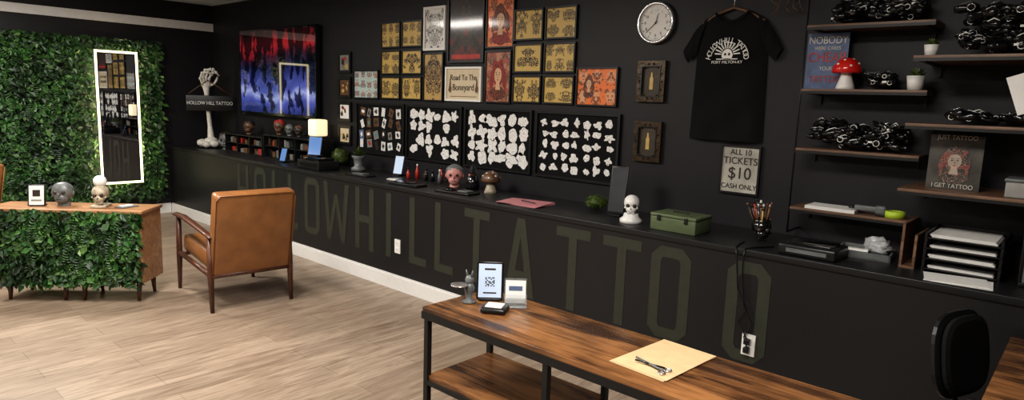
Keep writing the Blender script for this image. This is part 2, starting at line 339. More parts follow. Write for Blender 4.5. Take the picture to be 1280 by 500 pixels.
def glyph(ch,w,H,s):
    if ch=='I': return [[(0,0),(w,0),(w,H),(0,H)]]
    if ch=='L': return [[(0,0),(s,0),(s,H),(0,H)],[(s,0),(w,0),(w,s),(s,s)]]
    if ch=='T': return [[(0,H-s),(w,H-s),(w,H),(0,H)],[(w/2-s/2,0),(w/2+s/2,0),(w/2+s/2,H-s),(w/2-s/2,H-s)]]
    if ch=='H': return [[(0,0),(s,0),(s,H),(0,H)],[(w-s,0),(w,0),(w,H),(w-s,H)],[(s,H/2-s/2),(w-s,H/2-s/2),(w-s,H/2+s/2),(s,H/2+s/2)]]
    if ch=='O':
        c=s*0.9; return [[(0,c),(s,c*1.5),(s,H-c*1.5),(0,H-c)],[(w-s,c*1.5),(w,c),(w,H-c),(w-s,H-c*1.5)],
            [(0,H-c),(s,H-c*1.5),(s*1.2,H-s),(w-s*1.2,H-s),(w-s,H-c*1.5),(w,H-c),(w-c,H),(c,H)],[(c,0),(w-c,0),(w,c),(w-s,c*1.5),(w-s*1.2,s),(s*1.2,s),(s,c*1.5),(0,c)]]
    if ch=='A': return [[(0,0),(s,0),(w/2+s*0.35,H),(w/2-s*0.55,H)],[(w-s,0),(w,0),(w/2+s*0.55,H),(w/2-s*0.35,H)],[(w*0.2,H*0.22),(w*0.8,H*0.22),(w*0.76,H*0.32),(w*0.24,H*0.32)]]
    if ch=='W': return [[(w*0.16,0),(w*0.16+s*0.9,0),(s,H),(0,H)],[(w*0.16,0),(w*0.16+s*0.9,0),(w/2+s*0.4,H*0.8),(w/2-s*0.4,H*0.8)],
            [(w*0.84-s*0.9,0),(w*0.84,0),(w/2+s*0.4,H*0.8),(w/2-s*0.4,H*0.8)],[(w*0.84-s*0.9,0),(w*0.84,0),(w,H),(w-s,H)]]
mb=MB()
for ch,y0,y1 in [('H',7.35,7.08),('O',6.95,6.68),('L',6.55,6.33),('L',6.22,6.02),('O',5.90,5.62),('W',5.55,5.12),('H',5.02,4.74),('I',4.56,4.49),('L',4.24,4.02),('L',3.92,3.70),('T',3.58,3.31),('A',3.14,2.86),('T',2.68,2.40),('T',2.30,2.02),('O',1.95,1.69),('O',1.47,1.23)]:
    P=lambda s,h,d,y0=y0:(XL-0.0005-d,y0-s,0.27+h)
    for i,pl in enumerate(glyph(ch,y0-y1,0.56,0.066)): mb.prism(pl,0.0,0.0015+0.0002*i,letter_m,P)
mb.done('painted_counter_lettering')
def outlet(y,z):
    mb=MB(); P=WP(y,z,XL-.003)
    mb.prism([(-0.037,-0.06),(0.037,-0.06),(0.037,0.06),(-0.037,0.06)],0,0.008,white,P)
    for q in (-0.026,0.026):
        mb.prism([(-0.018,q-0.018),(0.018,q-0.018),(0.018,q+0.018),(-0.018,q+0.018)],0.008,0.011,paper,P)
        for s in (-0.007,0.007): rect(mb,P,s-0.0015,q-0.006,s+0.0015,q+0.008,blk,0.0115)
    return mb.done('electrical_outlet')
outlet(4.39,0.385); outlet(1.318,0.375)

# ---------------------------------------------------------------- hedge panels
def leaves(mb,N,w,h,P,s0,s1,m,rnd,skip=None,depth=0.11):
    for i in range(N):
        x=rnd.uniform(0,w); z=rnd.uniform(0,h); d=rnd.uniform(0.02,depth)
        L=rnd.uniform(s0,s1)*(1 if rnd.random()<.8 else 1.35); W=L*rnd.uniform(0.35,0.62)
        a=rnd.uniform(-1.4,1.4)-pi/2; out=rnd.uniform(-0.2,0.8)
        if skip and skip(x,z): d=rnd.uniform(0.01,0.02); out=0
        dx,dz=math.cos(a),math.sin(a); c=math.cos(out); so=math.sin(out)
        tip=(x+dx*L*c,z+dz*L*c,d+so*L*0.6); mid=(x+dx*L*0.5*c,z+dz*L*0.5*c,d+so*L*0.45+0.004)
        tw=rnd.uniform(-0.6,0.6)*W
        l=(mid[0]-dz*W/2,mid[1]+dx*W/2,mid[2]+tw*0.5); r=(mid[0]+dz*W/2,mid[1]-dx*W/2,mid[2]-tw*0.5-0.006)
        mb.add([P(x,z,d),P(*r),P(*tip),P(*l)],[[0,1,2,3]],m)
def fronds(mb,N,w,h,P,Lf,m,rnd,depth=0.1):
    for i in range(N):
        x=rnd.uniform(0.05,w-0.05); z=rnd.uniform(Lf,h); a=rnd.uniform(-0.9,0.9)-pi/2; d0=rnd.uniform(0.05,depth)
        k=9; vs=[];fs=[]
        for j in range(k):
            t=j/k; px=x+math.cos(a)*Lf*t; pz=z+math.sin(a)*Lf*t-0.02*t*t; dd=d0+0.05*math.sin(t*2.5)
            ll=Lf*0.32*(1-t*0.8); ww=Lf*0.035
            for q in (-1,1):
                b=a+q*1.05; o=len(vs)
                ex,ez=px+math.cos(b)*ll,pz+math.sin(b)*ll
                vs+=[P(px,pz,dd),P((px+ex)/2-math.sin(b)*ww,(pz+ez)/2+math.cos(b)*ww,dd),P(ex,ez,dd-0.01),P((px+ex)/2+math.sin(b)*ww,(pz+ez)/2-math.cos(b)*ww,dd)]
                fs.append([o,o+1,o+2,o+3])
        mb.add(vs,fs,m)
rnd=random.Random(3)
mb=MB(); HX0=0.2; HX1=3.28
mb.bx((HX0,YB-0.03,0.24),(HX1,YB-.018,2.25),hback)
P=lambda x,z,d:(HX0+x,YB-0.012-d,0.24+z)
sk=lambda x,z: 2.53<HX0+x<3.07 and 0.45<z+0.24<2.14
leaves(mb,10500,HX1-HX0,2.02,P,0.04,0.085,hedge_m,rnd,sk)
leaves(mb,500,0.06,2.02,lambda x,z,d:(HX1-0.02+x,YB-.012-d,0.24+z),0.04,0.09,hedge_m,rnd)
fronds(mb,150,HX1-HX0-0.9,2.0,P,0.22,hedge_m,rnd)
mb.done('artificial_hedge_panel')
mb=MB(); x0,x1,z0,z1=2.56,3.035,0.455,2.09; yf=YB-0.18
mb.bx((x0,yf,z0),(x1,YB-0.145,z1),blk)
mb.bx((x0+0.06,YB-.145,z0+.06),(x1-.06,YB-0.09,z1-.06),ledb)
mb.bx((x0+0.04,yf-0.004,z0+0.04),(x1-0.04,yf,z1-0.04),chrome)
for a,b in (((x0,z0),(x1,z0+0.026)),((x0,z1-0.026),(x1,z1)),((x0,z0+0.026),(x0+0.026,z1-0.026)),((x1-0.026,z0+0.026),(x1,z1-0.026))):
    mb.bx((a[0],yf-0.006,a[1]),(b[0],yf,b[1]),led)
mb.done('led_mirror')

# ---------------------------------------------------------------- TV
mb=MB(); y0,y1,z0,z1=6.55,8.36,1.375,2.405; P=WP((y0+y1)/2,(z0+z1)/2); w=y1-y0;h=z1-z0
mb.prism([(-w/2,-h/2),(w/2,-h/2),(w/2,h/2),(-w/2,h/2)],0.03,0.07,blkg,P)
mb.prism([(-0.25,-0.2),(0.25,-0.2),(0.25,0.2),(-0.25,0.2)],0.0,0.03,blkm,P)
for a,b,c,d in ((-w/2,-h/2,w/2,-h/2+.03),(-w/2,h/2-.018,w/2,h/2),(-w/2,-h/2,-w/2+.018,h/2),(w/2-.018,-h/2,w/2,h/2)): mb.prism([(a,b),(c,b),(c,d),(a,d)],.07,.078,blkg,P)
tv=mb.done('television')
mb=MB(); mb.prism([(-w/2+0.018,-h/2+0.03),(w/2-0.018,-h/2+0.03),(w/2-0.018,h/2-0.018),(-w/2+0.018,h/2-0.018)],0.0705,0.073,tvmat(),P)
scr=mb.done('screen'); scr.parent=tv; scr.location=scr.location-tv.location

# ---------------------------------------------------------------- framed art
def art(name,y0,y1,z0,z1,fm,cm,fn=None,bw=0.014,seed=0):
    mb=MB(); P=WP((y0+y1)/2,(z0+z1)/2); w=abs(y1-y0);h=z1-z0
    frame(mb,P,w,h,fm,cm,bw)
    if fn: fn(mb,P,w-2*bw,h-2*bw,seed)
    return mb.done(name)
def portrait(bg,hair,face,body):
    def fn(mb,P,w,h,seed):
        w=w*.9
        blob(mb,P,0,-h*0.33,w*0.36,h*0.14,body,0.011,seed,24,0.06)
        blob(mb,P,0,h*0.08,w*0.32,h*0.27,hair,0.0115,seed+1,26,0.10)
        blob(mb,P,0,h*0.03,w*0.17,h*0.155,face,0.012,seed+2,20,0.02)
        mb.poly([P(-w*.07,-h*.1,.0122),P(w*.07,-h*.1,.0122),P(w*.12,-h*.26,.0122),P(-w*.12,-h*.26,.0122)],face)
        for q in (-1,1):
            blob(mb,P,q*w*0.07,h*0.05,w*0.03,h*0.012,ink,0.013,seed,10,0.05); mb.poly([P(q*w*.035,h*.085,.013),P(q*w*.11,h*.09,.013),P(q*w*.11,h*.10,.013),P(q*w*.035,h*.095,.013)],ink)
        mb.poly([P(0,h*.04,.013),P(w*.02,-h*.02,.013),P(-w*.008,-h*.02,.013)],brown)
        blob(mb,P,0,-h*0.06,w*0.045,h*0.012,redp,0.013,seed,10,0.05)
        for q in (-1,1): blob(mb,P,q*w*0.31,-h*0.08,w*0.07,h*0.2,hair,0.0112,seed+4,20,0.25)
    return fn
def doodles(n,cols,lo=0.08,hi=0.2):
    def fn(mb,P,w,h,seed):
        r=random.Random(seed)
        for i in range(n):
            s=r.uniform(lo,hi)*min(w,h); x=r.uniform(-w/2+s,w/2-s); y=r.uniform(-h/2+s,h/2-s)
            blob(mb,P,x,y,s*r.uniform(.5,.9),s*r.uniform(.5,.9),r.choice(cols),0.011+0.0003*i,seed+i,22,.2)
    return fn
zr=[(2.12,2.365),(1.865,2.095),(1.625,1.845)]
k=0; order=[1,2,3,1,0,3,3,0,3,2,1,2]
for (a,b) in ((5.46,5.155),(5.135,4.83)):
    for z0,z1 in zr: art('gold_flash_art',a,b,z0,z1,blk,fl[order[k]],None,0.013,k+11); k+=1
for (a,b) in ((3.68,3.375),(3.355,3.05)):
    for z0,z1 in zr: art('gold_flash_art',a,b,z0+0.01,z1+0.01,blk,fl[order[k]],None,0.013,k+23); k+=1
art('flash_sheet_art',5.93,5.50,1.62,1.91,blk,colfl,None,0.012,5)
art('white_framed_sketch',4.81,4.51,2.08,2.47,white,sketchm,None,0.022,8)
art('gold_poster_art',4.81,4.53,1.62,2.06,blk,goldposter,None,0.014,3)
art('dark_red_poster',4.48,4.02,1.965,2.56,blk,darkposter,lambda mb,P,w,h,s:[rect(mb,P,-w*.42,-h*.47,w*.42,-h*.40,redp,.0105)],0.016,4)
ct=art('lettered_poster',4.50,4.04,1.63,1.93,white,cream,lambda mb,P,w,h,s:[blob(mb,P,q*w*0.40,-h*.1,w*0.04,h*0.22,brown,0.011,3,20,0.3) for q in (-1,1)]+[rect(mb,P,-w*.4,-h*.42,w*.4,-h*.40,brown,.011)],0.018)
for i,(t,sz) in enumerate((("Road To The",0.070),("Boneyard",0.080))): text(t,(XW-0.0135,4.27,1.835-0.085*i),sz,ink,M_W,ct,sx=.9)
art('orange_portrait_poster',4.00,3.68,2.08,2.50,blk,orposter,portrait(orange,hairm,skin,bodym),0.012,6)
art('red_portrait_poster',4.00,3.70,1.625,2.06,blk,rosep,portrait(orange,bodym,skin,hairm),0.014,9)
art('orange_flash_poster',3.03,2.66,1.63,1.915,blk,orfl,lambda mb,P,w,h,s:[portrait(orange,hairm,skin,hairm)(mb,lambda a,b,d:P(a-w*0.2,b*0.8+h*.05,d),w*0.42,h,2)],0.012,2)
for i,(z0,z1) in enumerate(((1.88,2.10),(1.62,1.84),(1.37,1.58),(1.12,1.33))):
    art('small_framed_print',6.22,5.98,z0,z1,blk,[grey,brown,paper,cream][i],doodles(5,[ink,redp,gold],0.1,0.3),0.03,i+40)
for z in (1.814,1.40):
    mb=MB(); P=WP(2.385,z); frame(mb,P,0.215,0.28,bronze,ink,0.036,0.03)
    frame(mb,lambda s,h,d:P(s,h,d+0.004),0.150,0.215,blk,mat('dark_gold_mat',(0.05,0.036,0.02),0.5,var=.3),0.008,0.03)
    mb.prism([(-0.014,-0.055),(0.014,-0.055),(0.014,0.02),(0.006,0.035),(0.006,0.06),(-0.006,0.06),(-0.006,0.035),(-0.014,0.02)],0.014,0.017,gold,P)
    for q in range(14):
        a=q/14*2*pi; mb.ell(P(0.088*math.cos(a),0.12*math.sin(a),0.03),0.008,bronze,seg=8,ring=6)
    mb.done('ornate_framed_bottle_art')
tk=art('ticket_price_sign',1.84,1.58,1.11,1.42,blk,mat('ticket_paper',(0.44,0.42,0.37),0.4,coat=.6,var=.3,vs=6),None,0.012)
for t,sz,dz in (("ALL 10",0.050,0.11),("TICKETS",0.062,0.055),("$10",0.105,-0.025),("CASH ONLY",0.044,-0.108)): text(t,(XW-0.0135,1.71,1.265+dz),sz,ink,M_W,tk,sx=0.95,ext=0.001)
def board(y0,y1,nx,ny,sz,seed,mixed=False):
    z0,z1=1.06,1.58; mb=MB(); P=WP((y0+y1)/2,(z0+z1)/2); w=abs(y1-y0);h=z1-z0
    frame(mb,P,w,h,blk,felt,0.02,0.025)
    r=random.Random(seed); cw=(w-0.08)/nx; ch=(h-0.08)/ny
    for i in range(nx):
        for j in range(ny):
            x=-w/2+0.04+cw*(i+0.5)+r.uniform(-.12,.12)*cw; y=-h/2+0.04+ch*(j+0.5)+r.uniform(-.12,.12)*ch
            if r.random()<0.05: continue
            s=r.randint(0,9999)
            if mixed:
                a=r.uniform(.22,.38)*cw; b=r.uniform(.3,.45)*ch; an=r.uniform(-.4,.4); ca,sa=math.cos(an),math.sin(an)
                c=r.choice([stk,grey,bluep,stk,ink,brown,stk]); mb.poly([P(x+ca*u*a-sa*v*b,y+sa*u*a+ca*v*b,0.012) for u,v in ((-1,-1),(1,-1),(1,1),(-1,1))],c); blob(mb,P,x,y,a*.5,b*.5,r.choice([ink,paper,redp,teal,ink]),0.013,s)
            else:
                a=cw*sz*r.uniform(.78,1.12)*r.choice([1,1,.75]); b=ch*sz*r.uniform(.78,1.12)*r.choice([1,1,.8])
                pts=blobpts(x,y,a,b,s,30,r.choice([.1,.2,.26])); mb.prism(pts,0.010,0.0125,stk,P)
    return mb.done('sticker_display_board')
board(5.88,5.08,6,4,0,1,True); board(5.05,4.27,6,4,0.48,2); board(4.235,3.45,6,4,0.50,3); board(3.41,2.615,7,5,0.36,4)
# clock
mb=MB(); yc,zc=2.376,2.206; T=Matrix.Translation((XW-.001,yc,zc))@M_W.to_4x4()
mb.lathe([(0.0,0.0),(0.14,0.0),(0.141,0.03),(0.132,0.042),(0.120,0.036),(0.118,0.02)],(0,0,0),silver,48,T)
mb.lathe([(0.119,0.02),(0.0,0.0201)],(0,0,0),paper,48,T)
for i in range(60):
    a=i*pi/30; r0=0.098 if i%5==0 else 0.107; ww=0.0022 if i%5==0 else 0.0008
    mb.box((0,(r0+0.112)/2,0.0215),(ww*2,0.112-r0,0.001),ink,T@Matrix.Rotation(a,4,'Z'))
mb.box((0,0.028,0.024),(0.006,0.075,0.002),ink,T@Matrix.Rotation(-math.radians(15),4,'Z'))
mb.box((0,0.04,0.026),(0.004,0.11,0.002),ink,T@Matrix.Rotation(-math.radians(228),4,'Z'))
mb.ell((0,0,0.026),(0.007,0.007,0.004),ink,T,10,6)
ck=mb.done('round_clock')
for i in range(1,13):
    a=pi/2-i*pi/6; text(str(i),(XW-0.023,yc-0.083*math.cos(a),zc+0.083*math.sin(a)),0.026,ink,M_W,ck,name='numeral_%d'%i)

# ---------------------------------------------------------------- T-shirt on hanger
yc=1.83; zh=1.445
mb=MB(); P=WP(yc,zh)
def cloth_d(s,h,w):
    e=max(0,1-(abs(s)/w)**4); return 0.008+e*(0.045+0.007*math.sin(s*38+h*9)*(1-h)+0.007*math.sin(s*17-h*23))
rows=26;cols=24;vs=[];fs=[]
for i in range(rows+1):
    h=0.0+0.80*i/rows
    if h<0.60: w=0.245-0.015*h/0.6
    else: w=0.236-(h-0.60)*0.15 if h<0.74 else 0.215-(h-0.74)/0.06*0.10
    for j in range(cols+1):
        s=-w+2*w*j/cols
        neck=max(0,1-(s/0.10)**2)*0.055*max(0,(h-0.70)/0.10)
        vs.append(P(s,h-neck,cloth_d(s,h,w)))
for i in range(rows):
    for j in range(cols): a=i*(cols+1)+j; fs.append([a,a+1,a+cols+2,a+cols+1])
mb.add(vs,fs,cloth,None,True)
for q in (-1,1):
    c=[(0.16,0.775),(0.225,0.55),(0.285,0.49),(0.325,0.57)]
    vs=[];fs=[];n=8
    for i in range(n+1):
        u=i/n
        for j in range(n+1):
            v=j/n
            bx_=c[1][0]*(1-u)+c[2][0]*u; by_=c[1][1]*(1-u)+c[2][1]*u; tx=c[0][0]*(1-u)+c[3][0]*u; ty=c[0][1]*(1-u)+c[3][1]*u+0.03*math.sin(u*pi)
            s=bx_*(1-v)+tx*v; h=by_*(1-v)+ty*v
            vs.append(P(q*s,h,0.012+0.035*math.sin(pi*(0.1+0.8*v))*(1-0.3*u)+0.004*math.sin(u*14)))
    for i in range(n):
        for j in range(n): a=i*(n+1)+j; fs.append([a,a+1,a+n+2,a+n+1])
    mb.add(vs,fs,cloth,None,True)
mb.tube([P(-0.105*1,0.795,0.045),P(-0.08,0.755,0.055),P(-0.04,0.735,0.06),P(0,0.728,0.062),P(0.04,0.735,0.06),P(0.08,0.755,0.055),P(0.105,0.795,0.045)],0.007,cloth,8)
mb.tube([P(-0.20,0.735,0.02),P(-0.08,0.80,0.02),P(0,0.825,0.02),P(0.08,0.80,0.02),P(0.20,0.735,0.02)],0.010,shelf_w,8)
mb.tube([P(0,0.82,0.02),P(0,0.87,0.02),P(0.018,0.90,0.02),P(0.0,0.925,0.02),P(-0.018,0.905,0.02)],0.0025,silver,6)
ts=mb.done('tee_shirt')
s0="HOLLOW HILL TATTOO"
for i,ch in enumerate(s0):
    if ch==' ': continue
    a=math.radians(172-164*i/(len(s0)-1)); r=0.122
    Mr=M_W@Matrix.Rotation((a-pi/2)*.9,3,'Z')
    text(ch,(XW-0.068,yc-r*math.cos(a),zh+0.505+0.95*r*math.sin(a)),0.048,paper,Mr,ts,name='print_letter')
text("FORT MILTON-KY",(XW-0.068,yc,zh+0.488),0.025,paper,M_W,ts,name='print_caption')
mb=MB(); P2=WP(yc,zh+0.535)
for i in range(11):
    a=math.radians(5+i*17); mb.prism([(0.040*math.cos(a-.09),0.040*math.sin(a-.09)),(0.040*math.cos(a+.09),0.040*math.sin(a+.09)),(0.082*math.cos(a+.05),0.082*math.sin(a+.05)),(0.082*math.cos(a-.05),0.082*math.sin(a-.05))],0.062,0.068,paper,P2)
blob(mb,P2,0,0.0,0.036,0.034,paper,0.068,3,18,0.05); rect(mb,P2,-0.07,-0.030,0.07,-0.024,paper,0.068)
for q in (-1,1): blob(mb,P2,q*.013,0.002,0.008,0.009,ink,0.0685,3,12,0.05)
pr=mb.done('print_sunburst'); pr.parent=ts; pr.location=pr.location-ts.location

# ---------------------------------------------------------------- shelves
def shelf(y0,y1,z,xf,th=0.022):
    mb=MB(); mb.bx((xf,y0,z),(XW-.002,y1,z+th),shelf_w,bev=0.002); mb.bx((xf-0.004,y0,z-0.006),(xf,y1,z+th*0.4),blkm)
    for y in (y0+0.04,y1-0.04):
        mb.bx((xf+0.02,y-0.008,z-0.008),(XW-.002,y+0.008,z),blkm); mb.bx((XW-0.012,y-0.008,z-0.06),(XW-.002,y+0.008,z),blkm)
    return mb.done('floating_shelf')
LS=[2.095,1.75,1.42,1.083]
for z in LS: shelf(0.70,1.31,z,3.84)
RS=[1.905,1.587,1.272]
for z in RS: shelf(-0.35,0.735,z,3.62)
mb=MB()
mb.tube([(3.86,1.318,0.95),(3.86,1.318,2.4)],0.005,blkm,6)
mb.bx((3.86,1.313,2.39),(XW-.002,1.323,2.40),blkm); mb.bx((3.86,1.313,.95),(XW-.002,1.323,.96),blkm)
mb.done('shelf_rail')
def machines(name,x0,x1,y0,y1,z,hh,n,seed):
    r=random.Random(seed); mb=MB()
    for i in range(n):
        lv=r.random()**1.2; L=r.uniform(0.055,0.10); rr=r.uniform(0.012,0.021)
        x=r.uniform(x0+.02,x1-.02); y=r.uniform(y0+0.05,y1-0.05); zz=z+rr*1.3+0.004+lv*(hh-rr*2)
        a=r.uniform(-.9,.9)+pi/2; dx,dy=math.cos(a)*L*.5,math.sin(a)*L*.5; tz=r.uniform(-.012,.025)
        pts=[(x-dx,y-dy,zz-tz*.3),(x-dx*.5,y-dy*.5,zz+rr*.3),(x,y,zz),(x+dx*.55,y+dy*.55,zz+tz*.5),(x+dx*1.1,y+dy*1.1,zz+tz)]
        mb.tube(pts,[rr*.8,rr*1.15,rr*.8,rr*.95,rr*.35],blkg,9)
        if r.random()<.42:
            q=[(x-dx*.9,y-dy*.9,zz+rr*.9),(x-dx*.3-rr*.6,y-dy*.3,zz+rr*1.5),(x+dx*.3-rr*.6,y+dy*.3,zz+rr*1.0),(x+dx*.9,y+dy*.9,zz+rr*.4+tz)]
            mb.tube(q,0.003,r.choice([white,silver,greyr]),5)
        if r.random()<0.28:
            cx_,cy_=x-rr*1.05,y+dy*r.uniform(-.5,.3); R_=rr*r.uniform(.6,.9)
            mb.tube([(cx_,cy_+R_*math.cos(t*pi/4),zz+R_*math.sin(t*pi/4)) for t in range(9)],0.0022,r.choice([white,silver]),5)
        if r.random()<0.2: mb.box((x-rr*.8,y+dy*.3,zz+rr*.3),(.004,.02,.010),white)
    return mb.done(name)
machines('tattoo_machine_pile',3.86,4.03,0.74,1.25,LS[0]+0.0225,0.15,75,1)
machines('tattoo_machine_pile',3.86,4.03,0.84,1.02,LS[1]+0.0225,0.08,22,2)
machines('tattoo_machine_pile',3.86,4.03,0.75,1.28,LS[2]+0.0225,0.16,85,3)
machines('tattoo_machine_pile',3.66,4.03,-0.2,0.62,RS[0]+0.0225,0.24,180,4)
machines('tattoo_machine_pile',3.66,4.03,-0.2,0.62,RS[1]+0.0225,0.06,55,5)
def stand_sign(name,x,y0,y1,z0,z1,bg,lines,ik):
    mb=MB(); P=WP((y0+y1)/2,(z0+z1)/2,x); w=abs(y1-y0);h=z1-z0
    mb.prism([(-w/2,-h/2),(w/2,-h/2),(w/2,h/2),(-w/2,h/2)],-0.004,0.004,bg,P)
    mb.bx((x+0.004,(y0+y1)/2-0.02,z0),(x+0.05,(y0+y1)/2+0.02,z0+0.01),bg)
    if name.startswith('tattoo_girl'):
        portrait(bg,hairm2,mat('faded_tone',(0.42,0.34,0.28),.5,var=.2),hairm2)(mb,lambda a,b,d:P(a,b,d-0.004),w*0.85,h*0.85,4)
    ob=mb.done(name)
    for t,sz,dz,m2 in lines: text(t,(x-0.006,(y0+y1)/2,(z0+z1)/2+dz),sz,m2,M_W,ob,sx=0.85)
    return ob
hairm2=linemat('faded_print',(0.05,0.04,0.035),(0.28,0.20,0.16),40,8,0.14,c3=(0.22,0.05,0.04))
cream2=mat('sign_cream',(0.6,0.57,0.5),0.5,var=.1)
stand_sign('slogan_sign',3.985,1.125,1.345,LS[1]+0.0228,2.085,bluep,[("NOBODY",0.056,0.115,cream2),("WERE CARES",0.028,0.072,cream2),("CHEAP",0.076,0.02,redp),("YOUR",0.03,-0.04,cream2),("TATTOO",0.050,-0.10,redp)],ink)
stand_sign('tattoo_girl_sign',3.80,0.43,0.65,RS[2]+0.0228,1.556,mat('sign_dark',(0.07,0.065,0.055),0.5,var=.5,vs=12),[("JUST TATTOO",0.030,0.12,cream2),("I GET TATTOO",0.030,-0.115,cream2)],ink)
def mushroom(name,loc,s,cap,stem,dots=True):
    mb=MB(); mb.lathe([(0,0),(0.30*s,0),(0.26*s,0.12*s),(0.17*s,0.4*s),(0.15*s,0.62*s),(0,0.62*s)],(0,0,0),stem,18)
    mb.lathe([(0.0,0.55*s),(0.40*s,0.50*s),(0.45*s,0.56*s),(0.40*s,0.74*s),(0.27*s,0.92*s),(0.12*s,0.99*s),(0.0,1.0*s)],(0,0,0),cap,22)
    if dots:
        for a,e in ((0.3,.5),(1.5,.35),(2.6,.55),(3.7,.4),(4.6,.6),(5.5,.35),(3.1,.95),(4.3,1.05),(0,1.3)):
            r=0.43*s*math.cos(e)*0.95; z=(0.56+0.42*math.sin(e))*s; mb.ell((r*math.cos(a),r*math.sin(a),z),(0.055*s,0.055*s,0.04*s),white,None,8,6)
    return mb.done(name,loc)
mushroom('mushroom_lamp',(3.90,1.10,LS[1]+0.0225),0.17,redcap,white)
def pot(loc,s):
    mb=MB(); mb.lathe([(0,0),(0.035*s,0),(0.045*s,0.075*s),(0.04*s,0.075*s),(0.034*s,0.06*s),(0,0.06*s)],(0,0,0),white,20)
    r=random.Random(2)
    for i in range(26):
        a=r.uniform(0,6.28); e=r.uniform(.3,1.5); L=0.06*s; b=(0.012*s*math.cos(a),0.012*s*math.sin(a),0.06*s)
        t=(b[0]+L*math.cos(e)*math.cos(a),b[1]+L*math.cos(e)*math.sin(a),b[2]+L*math.sin(e)); m_=[(b[i_]+t[i_])/2 for i_ in range(3)]
        mb.add([b,(m_[0]-.008*math.sin(a),m_[1]+.008*math.cos(a),m_[2]+.004),t,(m_[0]+.008*math.sin(a),m_[1]-.008*math.cos(a),m_[2]+.004)],[[0,1,2,3]],moss)
    return mb.done('potted_succulent',loc)
pot((3.885,0.765,LS[1]+0.0225),0.95); pot((3.70,0.68,RS[0]+0.0225),0.7)
mb=MB(); mb.lathe([(0.028,0),(0.05,0),(0.05,0.035),(0.028,0.035),(0.028,0)],(0,0,0),lime,28); mb.done('tape_roll',(3.91,0.79,LS[3]+0.0225))
mb=MB(); z=LS[3]+0.0225
for i in range(3): mb.box((3.93,1.10,z+0.003+i*0.006),(0.17,0.26,0.005),paper,Matrix.Identity(4))
mb.done('paper_stack')
mb=MB(); mb.box((0,0,0.033),(0.03,0.16,0.03),greyr,None,0.008); mb.box((0,-0.05,0.033),(0.045,0.05,0.045),greyr,None,0.01); mb.tube([(0,0.08,0.033),(0,0.11,0.033)],0.008,blk,8); mb.box((0,-0.06,0.008),(0.04,0.06,0.014),blk,None,0.004); mb.done('label_gun',(3.90,0.905,LS[3]+0.0225))
mb=MB(); mb.box((0,0,0.035),(0.18,0.24,0.07),mat('storage_box_grey',(0.30,0.29,0.28),.6,var=.1),None,0.006); mb.box((0,0,0.078),(0.19,0.25,0.016),greyr,None,0.005); mb.done('storage_box',(3.76,0.20,RS[2]+0.0225))
mb=MB(); mb.box((0,0,0.10),(0.006,0.14,0.17),paper,Matrix.Rotation(-.35,4,'X')); mb.tube([(0,.03,0.17),(0,0,0.23)],0.002,blk,6); mb.done('hanging_print',(3.58,0.235,1.67),0)
mb=MB(); r=random.Random(12)
for i in range(7):
    p=[Vector((XW-.03-r.uniform(0,.05),1.49,2.42))]
    for j in range(6): p.append(p[-1]+Vector((r.uniform(-.012,.012),r.uniform(-.05,.05),-.035)))
    mb.tube(p,[.006,.005,.005,.004,.003,.003,.002],brown,6)
for i in range(5):
    p=[Vector((3.86,1.10+.02*i,2.45))]
    for j in range(6): p.append(p[-1]+Vector((r.uniform(-.010,.012),r.uniform(-.03,.03),-.032)))
    mb.tube(p,[.005,.005,.004,.004,.003,.003,.002],brown,6)
mb.done('dried_vine')

# ---------------------------------------------------------------- counter items
Z=ZL+.0005
mb=MB()
for i,(x,y,r) in enumerate(((0,0,.085),(.11,.0,.06),(-.11,-.02,.065),(.04,-.09,.06),(-.05,.08,.055),(-.05,-.09,.05))): mb.ell((x,y,r*1.0),(r,r,r*.8),bone,None,14,9,0.10,i)
mb.tube([(0,0,0.05),(0.0,0,0.12),(-0.01,0,0.3),(-0.025,0,0.5),(-0.035,0,0.72),(-0.04,0,0.80)],[.065,.045,.028,.026,.032,.045],bone,14)
mb.ell((-0.04,0,0.82),(.060,.045,.045),bone,None,14,8,0.1,4)
for i,(dx,b) in enumerate(((-.05,.0),(-.02,.02),(.012,.03),(.045,.02))):
    L=[.16,.20,.20,.16][i]; p=[(-0.04+dx*.7,0,0.82),(-0.05+dx*1.1,-.01,0.82+L*.5),(-0.02+dx*1.2,-.03,0.82+L*.95),(0.04+dx*1.0,-.05,0.82+L*1.02),(0.085+dx*.8,-.05,0.82+L*.75)]
    mb.tube(p,[.017,.015,.017,.014,.010],bone,8)
    for q in p[1:4]: mb.ell(q,.020,bone,None,8,6)
mb.tube([(0.0,0,0.81),(.06,-.01,.84),(.09,-.02,.89),(.10,-.02,.93)],[.018,.015,.015,.009],bone,8)
for q in (-1,1): mb.tube([(-0.02,-0.045,0.88),(q*0.25,-0.05,0.70)],0.006,brown,6)
mb.box((0,-0.055,0.585),(0.56,0.025,0.20),blk,None,0.004)
st=mb.done('skeleton_hand_sign_statue',(3.77,8.78,Z),-0.40)
for t,dz,sz in (("HOLLOW HILL TATTOO",.0,.062),):
    o=text(t,(0,0,0),sz,paper,Matrix.Identity(3),None,name='sign_text'); o.parent=st; o.matrix_basis=Matrix.Translation((0,-0.070,0.585+dz))@Matrix.Rotation(pi/2,4,'X')@Matrix.Diagonal((0.8,1,1,1))

